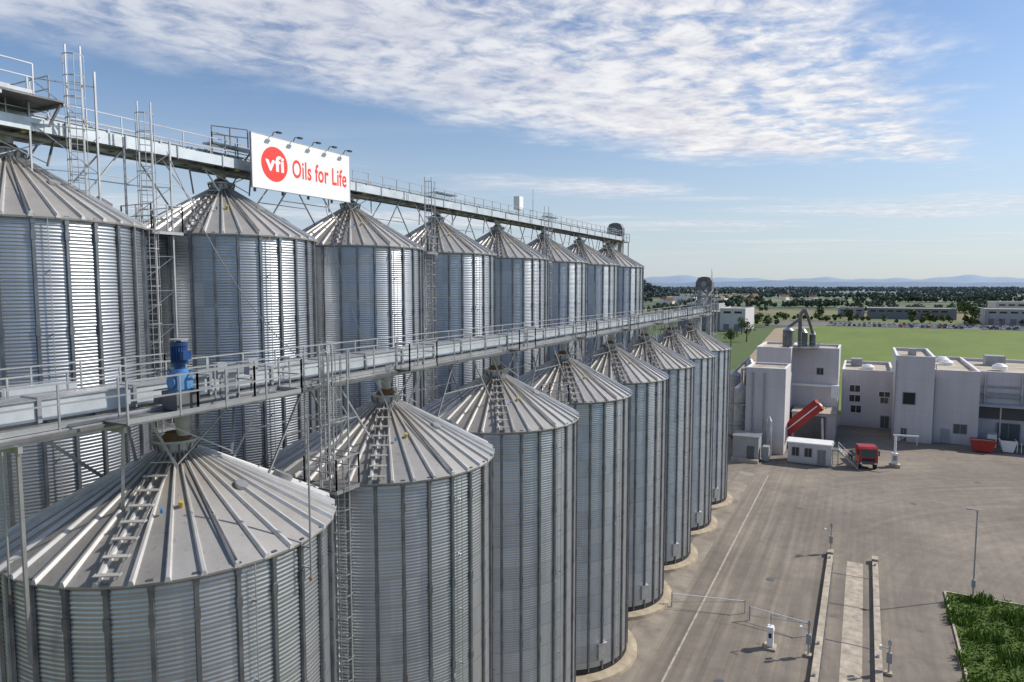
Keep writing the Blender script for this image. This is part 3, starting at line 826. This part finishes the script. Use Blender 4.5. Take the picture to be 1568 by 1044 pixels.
rail(b,(-2.6,106.4,2.4),(0,105.6,.2),step=.9,toe=False); b.box(-3.4,-2.5,106,108,2.3,2.4,'grate')
for x,y in ((-3.3,106.1),(-3.3,107.9),(-2.6,106.1),(-2.6,107.9)): b.beam((x,y,0),(x,y,3.4),.08,.08,'steel')
b.obj('access_stairs')
b=MB()
b.box(3.9,5.3,109.2,110.5,0,.5,'kerb'); b.cyl((4.6,109.9,.5),(4.6,109.9,4.6),.16,12,'white'); b.box(4.2,5.0,109.5,110.3,.5,2.0,'white'); b.box(4.35,4.85,109.47,109.497,1.0,1.7,'grey')
b.beam((4.3,109.9,4.6),(7.4,109.6,4.75),.16,.2,'white'); b.cyl((7.2,109.6,4.6),(7.2,109.6,3.4),.06,8,'steel')
b.beam((4.6,109.9,3.6),(5.8,109.8,4.6),.08,.08,'steel')
b.obj('grain_sampler')
def skip(x,y,mat,L=3.3,h=1.9):
    b=MB()
    b.prism([(-L/2+.45,.15),(L/2-.45,.15),(L/2,h),(-L/2,h)],-.9,.9,mat)
    b.box(-L/2-.05,L/2+.05,-.98,-.9,h-.12,h,mat); b.box(-L/2-.05,L/2+.05,.9,.98,h-.12,h,mat)
    for i in range(5): b.box(-L/2+.6+i*.52,-L/2+.68+i*.52,-.96,-.902,.2,h-.13,mat)
    b.box(-L/2+.5,-L/2+.7,-.9,.9,0,.15,'dgrey'); b.box(L/2-.7,L/2-.5,-.9,.9,0,.15,'dgrey')
    b.box(-L/2+.15,L/2-.15,-.8,.8,h+.002,h+.05,'black')
    b.obj('skip_container',(x,y,0))
skip(17.1,126.5,'sredveh'); skip(20.5,128,'white',2.2,1.9); skip(24.5,128,'lblue')
b=MB(); b.box(18.2,19.4,130,131.2,.1,2.2,'white'); b.prism([(18.1,2.2),(19.5,2.2),(19.2,2.5),(18.4,2.5)],129.9,131.3,'grey'); b.obj('gas_cylinder_cabinet')

def wh(name,x0,x1,y0,y1,h,mat,win=True,rot=0):
    b=MB(); block(b,x0,x1,y0,y1,h,mat)
    if win:
        x=x0+2
        while x<x1-4:
            b.box(x,x+3.2,y0-.05,y0-.002,.3,min(4,h-2),'facade3'); b.box(x,x+4,y0-.04,y0-.003,h-2.4,h-1.2,'glass'); x+=6
    b.obj(name)
wh('warehouse',-98,-74,405,440,10.5,'facade3'); wh('warehouse',-74,-60,405,440,12.5,'facade')
wh('warehouse',72,140,552,590,10,'facade2'); wh('warehouse',2,62,612,650,8,'facade3'); wh('warehouse',150,210,560,600,8,'facade')
wh('warehouse',-20,0,640,660,7,'facade2'); wh('warehouse',90,130,640,680,13,'facade')
wh('warehouse',-150,-120,650,680,9,'facade2'); wh('warehouse',-190,-160,900,930,9,'white',False); wh('warehouse',-260,-220,1000,1030,10,'white',False)
for i in range(16):
    x=random.uniform(-420,-150)+i*6; y=random.uniform(900,1500); b=MB(); w=random.uniform(9,14); h=random.uniform(5,7)
    b.box(-w/2,w/2,-5,5,0,h,'white'); b.prism([(-w/2-.5,h),(w/2+.5,h),(0,h+4)],-5.5,5.5,'rust')
    for k in (-.3,0,.3): b.box(k*w-.6,k*w+.6,-5.05,-5.002,h-2.4,h-1,'glass')
    b.obj('village_house',(x,y,0),random.uniform(0,3))

# ---------------------------------------------------------------- parked cars
def carmat():
    m,nt,b=newmat('car_paint')
    r=nt.new('ShaderNodeObjectInfo').outputs['Random']
    cr=nt.new('ShaderNodeValToRGB'); nt.l.new(r,cr.inputs[0]); cr.color_ramp.interpolation='CONSTANT'
    e=cr.color_ramp.elements; e[0].color=(.7,.7,.7,1); e[1].position=.3; e[1].color=(.03,.03,.035,1)
    for p,c in ((.5,(.3,.31,.33,1)),(.7,(.03,.06,.16,1)),(.8,(.35,.03,.02,1)),(.87,(.55,.56,.58,1))): k=e.new(p);k.color=c
    setb(nt,b,Base_Color=cr.outputs[0],Roughness=.3,Metallic=.2); return m
M['car']=carmat()
b=MB()
b.prism([(-2.2,.3),(2.2,.3),(2.25,.65),(2.1,.85),(1.1,.95),(-1.7,1.0),(-2.2,.9)],-.88,.88,'car')
b.prism([(1.05,.95),(.35,1.42),(-1.1,1.45),(-1.8,1.0)],-.78,.78,'glass')
b.prism([(.32,1.42),(.2,1.49),(-1.0,1.5),(-1.1,1.45)],-.74,.74,'car')
for x in (-1.35,1.35):
    for y in (-.9,.72): b.cyl((x,y,.33),(x,y+.18,.33),.33,12,'black')
cm=b.mesh('parked_car')
for row,y in enumerate((490,503,519)):
    x=-20
    while x<150:
        if random.random()<.8:
            o=bpy.data.objects.new('parked_car',cm); o.location=(x,y+random.uniform(-.4,.4),0); o.rotation_euler=(0,0,pi/2+random.choice((0,pi))); COL.objects.link(o)
        x+=2.9

# ---------------------------------------------------------------- trees
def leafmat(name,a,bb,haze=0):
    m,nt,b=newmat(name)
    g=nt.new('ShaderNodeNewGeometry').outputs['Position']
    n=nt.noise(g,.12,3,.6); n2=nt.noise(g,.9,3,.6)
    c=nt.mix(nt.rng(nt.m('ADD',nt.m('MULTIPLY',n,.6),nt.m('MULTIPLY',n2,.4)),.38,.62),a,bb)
    if haze: c=nt.mix(haze,c,(.27,.33,.38))  # aerial haze painted into the leaf colour of distant trees
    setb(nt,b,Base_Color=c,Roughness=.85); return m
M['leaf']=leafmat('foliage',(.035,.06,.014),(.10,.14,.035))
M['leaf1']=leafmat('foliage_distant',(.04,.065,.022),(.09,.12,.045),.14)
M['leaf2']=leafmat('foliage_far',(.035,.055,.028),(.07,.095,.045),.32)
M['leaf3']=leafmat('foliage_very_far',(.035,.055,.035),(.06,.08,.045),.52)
M['bark']=simple('bark',(.09,.065,.045),.9,0,.3,3)
def tree(b,x,y,h,nq,mat,q=.6,w=.38,lumps=6):
    vs=[];fs=[]
    cl=[]
    for i in range(lumps):
        a=random.uniform(0,2*pi); r=random.uniform(0,.6)*h*w; z=random.uniform(.38,.82)*h
        cl.append((x+r*math.cos(a),y+r*math.sin(a),z,random.uniform(.35,.6)*h*w))
    for i in range(nq):
        cx,cy,cz,cr=random.choice(cl)
        u=Vector((random.gauss(0,1),random.gauss(0,1),random.gauss(0,1))).normalized()
        p=Vector((cx,cy,cz))+u*cr*random.uniform(.7,1.12)
        nrm=(u+Vector((random.uniform(-.6,.6),)*3)).normalized()
        a=nrm.orthogonal().normalized(); a.rotate(Matrix.Rotation(random.uniform(0,6.3),3,nrm)); c=nrm.cross(a)
        s1=q*random.uniform(.5,1.3)
        o=len(vs); vs+=[tuple(p-a*s1),tuple(p+c*s1*.8),tuple(p+a*s1),tuple(p-c*s1*.8)]; fs.append((o,o+1,o+2,o+3))
    b.add(vs,fs,mat)
    if nq>100:
        b.cyl((x,y,0),(x,y,h*.5),h*.03,6,'bark',r2=h*.015)
        for c in cl[:3]: b.cyl((x,y,h*.3),(c[0],c[1],c[2]),h*.014,5,'bark',r2=h*.006)
for (x,y,h) in ((-36,190,7),(-40,205,6),(-50,300,9),(-48,330,11),(-58,380,10),(-33,170,4.5),(60,545,17),(66,548,13),(118,600,20),(124,604,17),(113,603,16),(30,560,9),(-10,556,10),(-30,560,11),(40,545,8)):
    b=MB(); tree(b,x,y,h,420 if y<400 else 260,'leaf',q=.35 if y<400 else .8,lumps=9); b.obj('tree')
def mass(name,gen,mat,nq,q,w=.42):
    b=MB()
    for x,y,h in gen: tree(b,x,y,h,nq,mat,q,w,4)
    b.obj(name)
def band(f0,f1,n,h0,h1,clump=120,thr=.0,lat=(.08,.95)):
    th=R_(YAW); out=[]
    ph=random.uniform(0,6)
    while len(out)<n:
        f=random.uniform(f0,f1); l=random.uniform(lat[0],lat[1])*f
        if math.sin(l/clump+ph)+math.sin(l/clump*2.7+ph*2+f/clump)<thr: continue
        X=l*math.cos(th)-f*math.sin(th); Y=l*math.sin(th)+f*math.cos(th)
        out.append((X,Y,random.uniform(h0,h1)))
    return out
mass('hedgerow_bushes',[(random.uniform(-60,-32),random.uniform(150,172),random.uniform(2,4)) for i in range(50)],'leaf',110,.28,.6)
mass('roadside_trees',[(random.uniform(-60,190),random.uniform(538,560),random.uniform(3,7)) for i in range(80)],'leaf',90,.8)
mass('roadside_trees',[(random.uniform(-130,-50),random.uniform(445,520),random.uniform(4,8)) for i in range(36)],'leaf',100,.8)
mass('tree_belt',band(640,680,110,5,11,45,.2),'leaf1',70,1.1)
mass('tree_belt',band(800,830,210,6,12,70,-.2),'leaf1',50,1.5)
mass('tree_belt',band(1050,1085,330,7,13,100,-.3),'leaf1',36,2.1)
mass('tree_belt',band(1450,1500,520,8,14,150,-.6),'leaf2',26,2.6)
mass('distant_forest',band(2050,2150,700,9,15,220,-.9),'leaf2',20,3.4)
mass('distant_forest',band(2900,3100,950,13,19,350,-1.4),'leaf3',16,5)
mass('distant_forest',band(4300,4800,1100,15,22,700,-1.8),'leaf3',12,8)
M['hill']=simple('haze_tinted_hills',(.17,.24,.33),1,0,.1,.0006)  # bluish base colour stands in for aerial haze
M['hill2']=simple('haze_tinted_mountains',(.26,.35,.46),1,0,.08,.0004)  # paler blue base colour, painted haze for the farther range
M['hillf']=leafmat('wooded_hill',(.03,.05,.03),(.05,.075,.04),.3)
def hills(name,f,hh,mat,seed,dep=1500,lat=(-1.4,1.4),n=220):
    th=R_(YAW); rr=random.Random(seed); ph=[rr.uniform(0,6) for _ in range(6)]
    vs=[];fs=[]
    for i in range(n+1):
        l=(lat[0]+(lat[1]-lat[0])*i/n)
        s=sum(math.sin(l*k*2.2+ph[j])/(j+1) for j,k in enumerate((1.3,3.1,6.7,13,27,55)))
        h=hh*max(.3,.62+.22*s)
        for d,z in ((0,-5),(dep*.5,h*.7),(dep,h),(dep*1.8,h*.4)):
            ff=f+d; L=l*ff
            vs.append((L*math.cos(th)-ff*math.sin(th),L*math.sin(th)+ff*math.cos(th),z))
    for i in range(n):
        for k in range(3):
            o=i*4+k; fs.append((o,o+4,o+5,o+1))
    b=MB(); b.add(vs,fs,mat,True); b.obj(name)
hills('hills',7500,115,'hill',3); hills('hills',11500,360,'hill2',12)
b=MB()
for i in range(420):
    a=random.uniform(0,2*pi); r=math.sqrt(random.random())
    x=-560+r*170*math.cos(a); y=1550+r*120*math.sin(a); z=42*(1-r*r)
    o=len(b.v); tree(b,x,y,16,14,'hillf',4.0,.5,3)
    for k in range(o,len(b.v)): v=b.v[k]; b.v[k]=(v[0],v[1],v[2]+z-5)
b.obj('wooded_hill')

# ---------------------------------------------------------------- world
SUNAZ=40; SUNEL=38
w=bpy.data.worlds.new('World'); scene.world=w; w.use_nodes=True
nt=NT(w.node_tree); bg=w.node_tree.nodes['Background']
sky=nt.new('ShaderNodeTexSky'); sky.sky_type='NISHITA'; sky.sun_disc=False
sky.sun_elevation=R_(SUNEL); sky.sun_rotation=R_(90-SUNAZ); sky.air_density=1.0; sky.dust_density=1.0; sky.ozone_density=2.0; sky.altitude=300
g=nt.new('ShaderNodeTexCoord').outputs['Generated']
dx,dy,dz=nt.sep(g)
c_,s_=math.cos(R_(YAW)),math.sin(R_(YAW))
dzc=nt.m('MAXIMUM',dz,.015)
A=nt.m('DIVIDE',nt.m('ADD',nt.m('MULTIPLY',dx,c_),nt.m('MULTIPLY',dy,s_)),dzc)
B=nt.m('DIVIDE',nt.m('ADD',nt.m('MULTIPLY',dx,-s_),nt.m('MULTIPLY',dy,c_)),dzc)
P=nt.comb(A,B,0.0)
p=nt.m('MULTIPLY',nt.m('ADD',A,nt.m('MULTIPLY',B,.86)),.76)
q=nt.m('MULTIPLY',nt.m('SUBTRACT',B,nt.m('MULTIPLY',A,.86)),.76)
S=nt.comb(nt.m('MULTIPLY',p,.5),q,3.7)
nA=nt.noise(S,.9,8,.6,dist=.4)
nB=nt.noise(nt.comb(nt.m('MULTIPLY',p,.9),q,1.2),6.5,6,.6,dist=.3)
nE=nt.noise(P,1.6,5,.6)
l1=nt.m('SUBTRACT',nt.m('ADD',nt.m('MULTIPLY',A,.80),4.5),B)
l2=nt.m('SUBTRACT',5.6,B)
l3=nt.m('MULTIPLY',nt.m('SUBTRACT',nt.m('ADD',nt.m('MULTIPLY',nt.m('SUBTRACT',B,2.48),.735),1.4),A),1.2)
ms=nt.m('MINIMUM',nt.m('MINIMUM',l1,l2),l3)
ms=nt.m('ADD',ms,nt.m('MULTIPLY',nt.m('SUBTRACT',nE,.5),1.6))
mask=nt.rng(ms,-.25,.65,0,1,True)
dens=nt.m('ADD',nt.m('MULTIPLY',nA,.5),nt.m('MULTIPLY',nB,.5))
d1=nt.m('MULTIPLY',nt.rng(dens,.32,.55,.0,1,True),mask)
d1=nt.m('MULTIPLY',d1,nt.rng(A,-1.6,1.0,.6,1.0))
T=nt.noise(nt.comb(nt.m('MULTIPLY',A,.30),nt.m('MULTIPLY',B,.75),9.1),.55,7,.6,dist=.3)
d2=nt.m('MULTIPLY',nt.rng(T,.48,.68,0,.8,True),nt.rng(B,4.2,6.0,0,1))
d=nt.m('MAXIMUM',d1,d2,clamp=True)
d=nt.m('MULTIPLY',d,nt.rng(dz,.02,.10,0,1))
shade=nt.m('ADD',nt.m('MULTIPLY',nB,.6),nt.m('MULTIPLY',nE,.4))
ccol=nt.mix(nt.rng(shade,.38,.6),(5.2,5.2,5.9),(7.5,7.5,7.55))
tint=nt.mix(1.0,sky.outputs[0],(.86,.95,1.05),'MULTIPLY')
hz=nt.rng(dz,-.02,.32,.72,0,True)
skyc=nt.mix(hz,tint,(4.9,5.4,5.9))
col=nt.mix(d,skyc,ccol)
nt.l.new(col,bg.inputs[0]); bg.inputs[1].default_value=.125

sd=bpy.data.lights.new('sun','SUN'); sd.energy=4.7; sd.angle=R_(.55); sd.color=(1,.93,.84)
so=bpy.data.objects.new('sun',sd); COL.objects.link(so)
v=Vector((math.cos(R_(SUNEL))*math.cos(R_(SUNAZ)),math.cos(R_(SUNEL))*math.sin(R_(SUNAZ)),math.sin(R_(SUNEL))))
so.rotation_euler=v.to_track_quat('Z','Y').to_euler(); so.location=(60,60,90)

cd=bpy.data.cameras.new('camera'); cd.lens=24; cd.sensor_width=36; cd.clip_start=.1; cd.clip_end=60000
co=bpy.data.objects.new('camera',cd); COL.objects.link(co); co.location=(0,0,CAMH); co.rotation_euler=(R_(90-4.6),0,R_(YAW))
scene.camera=co
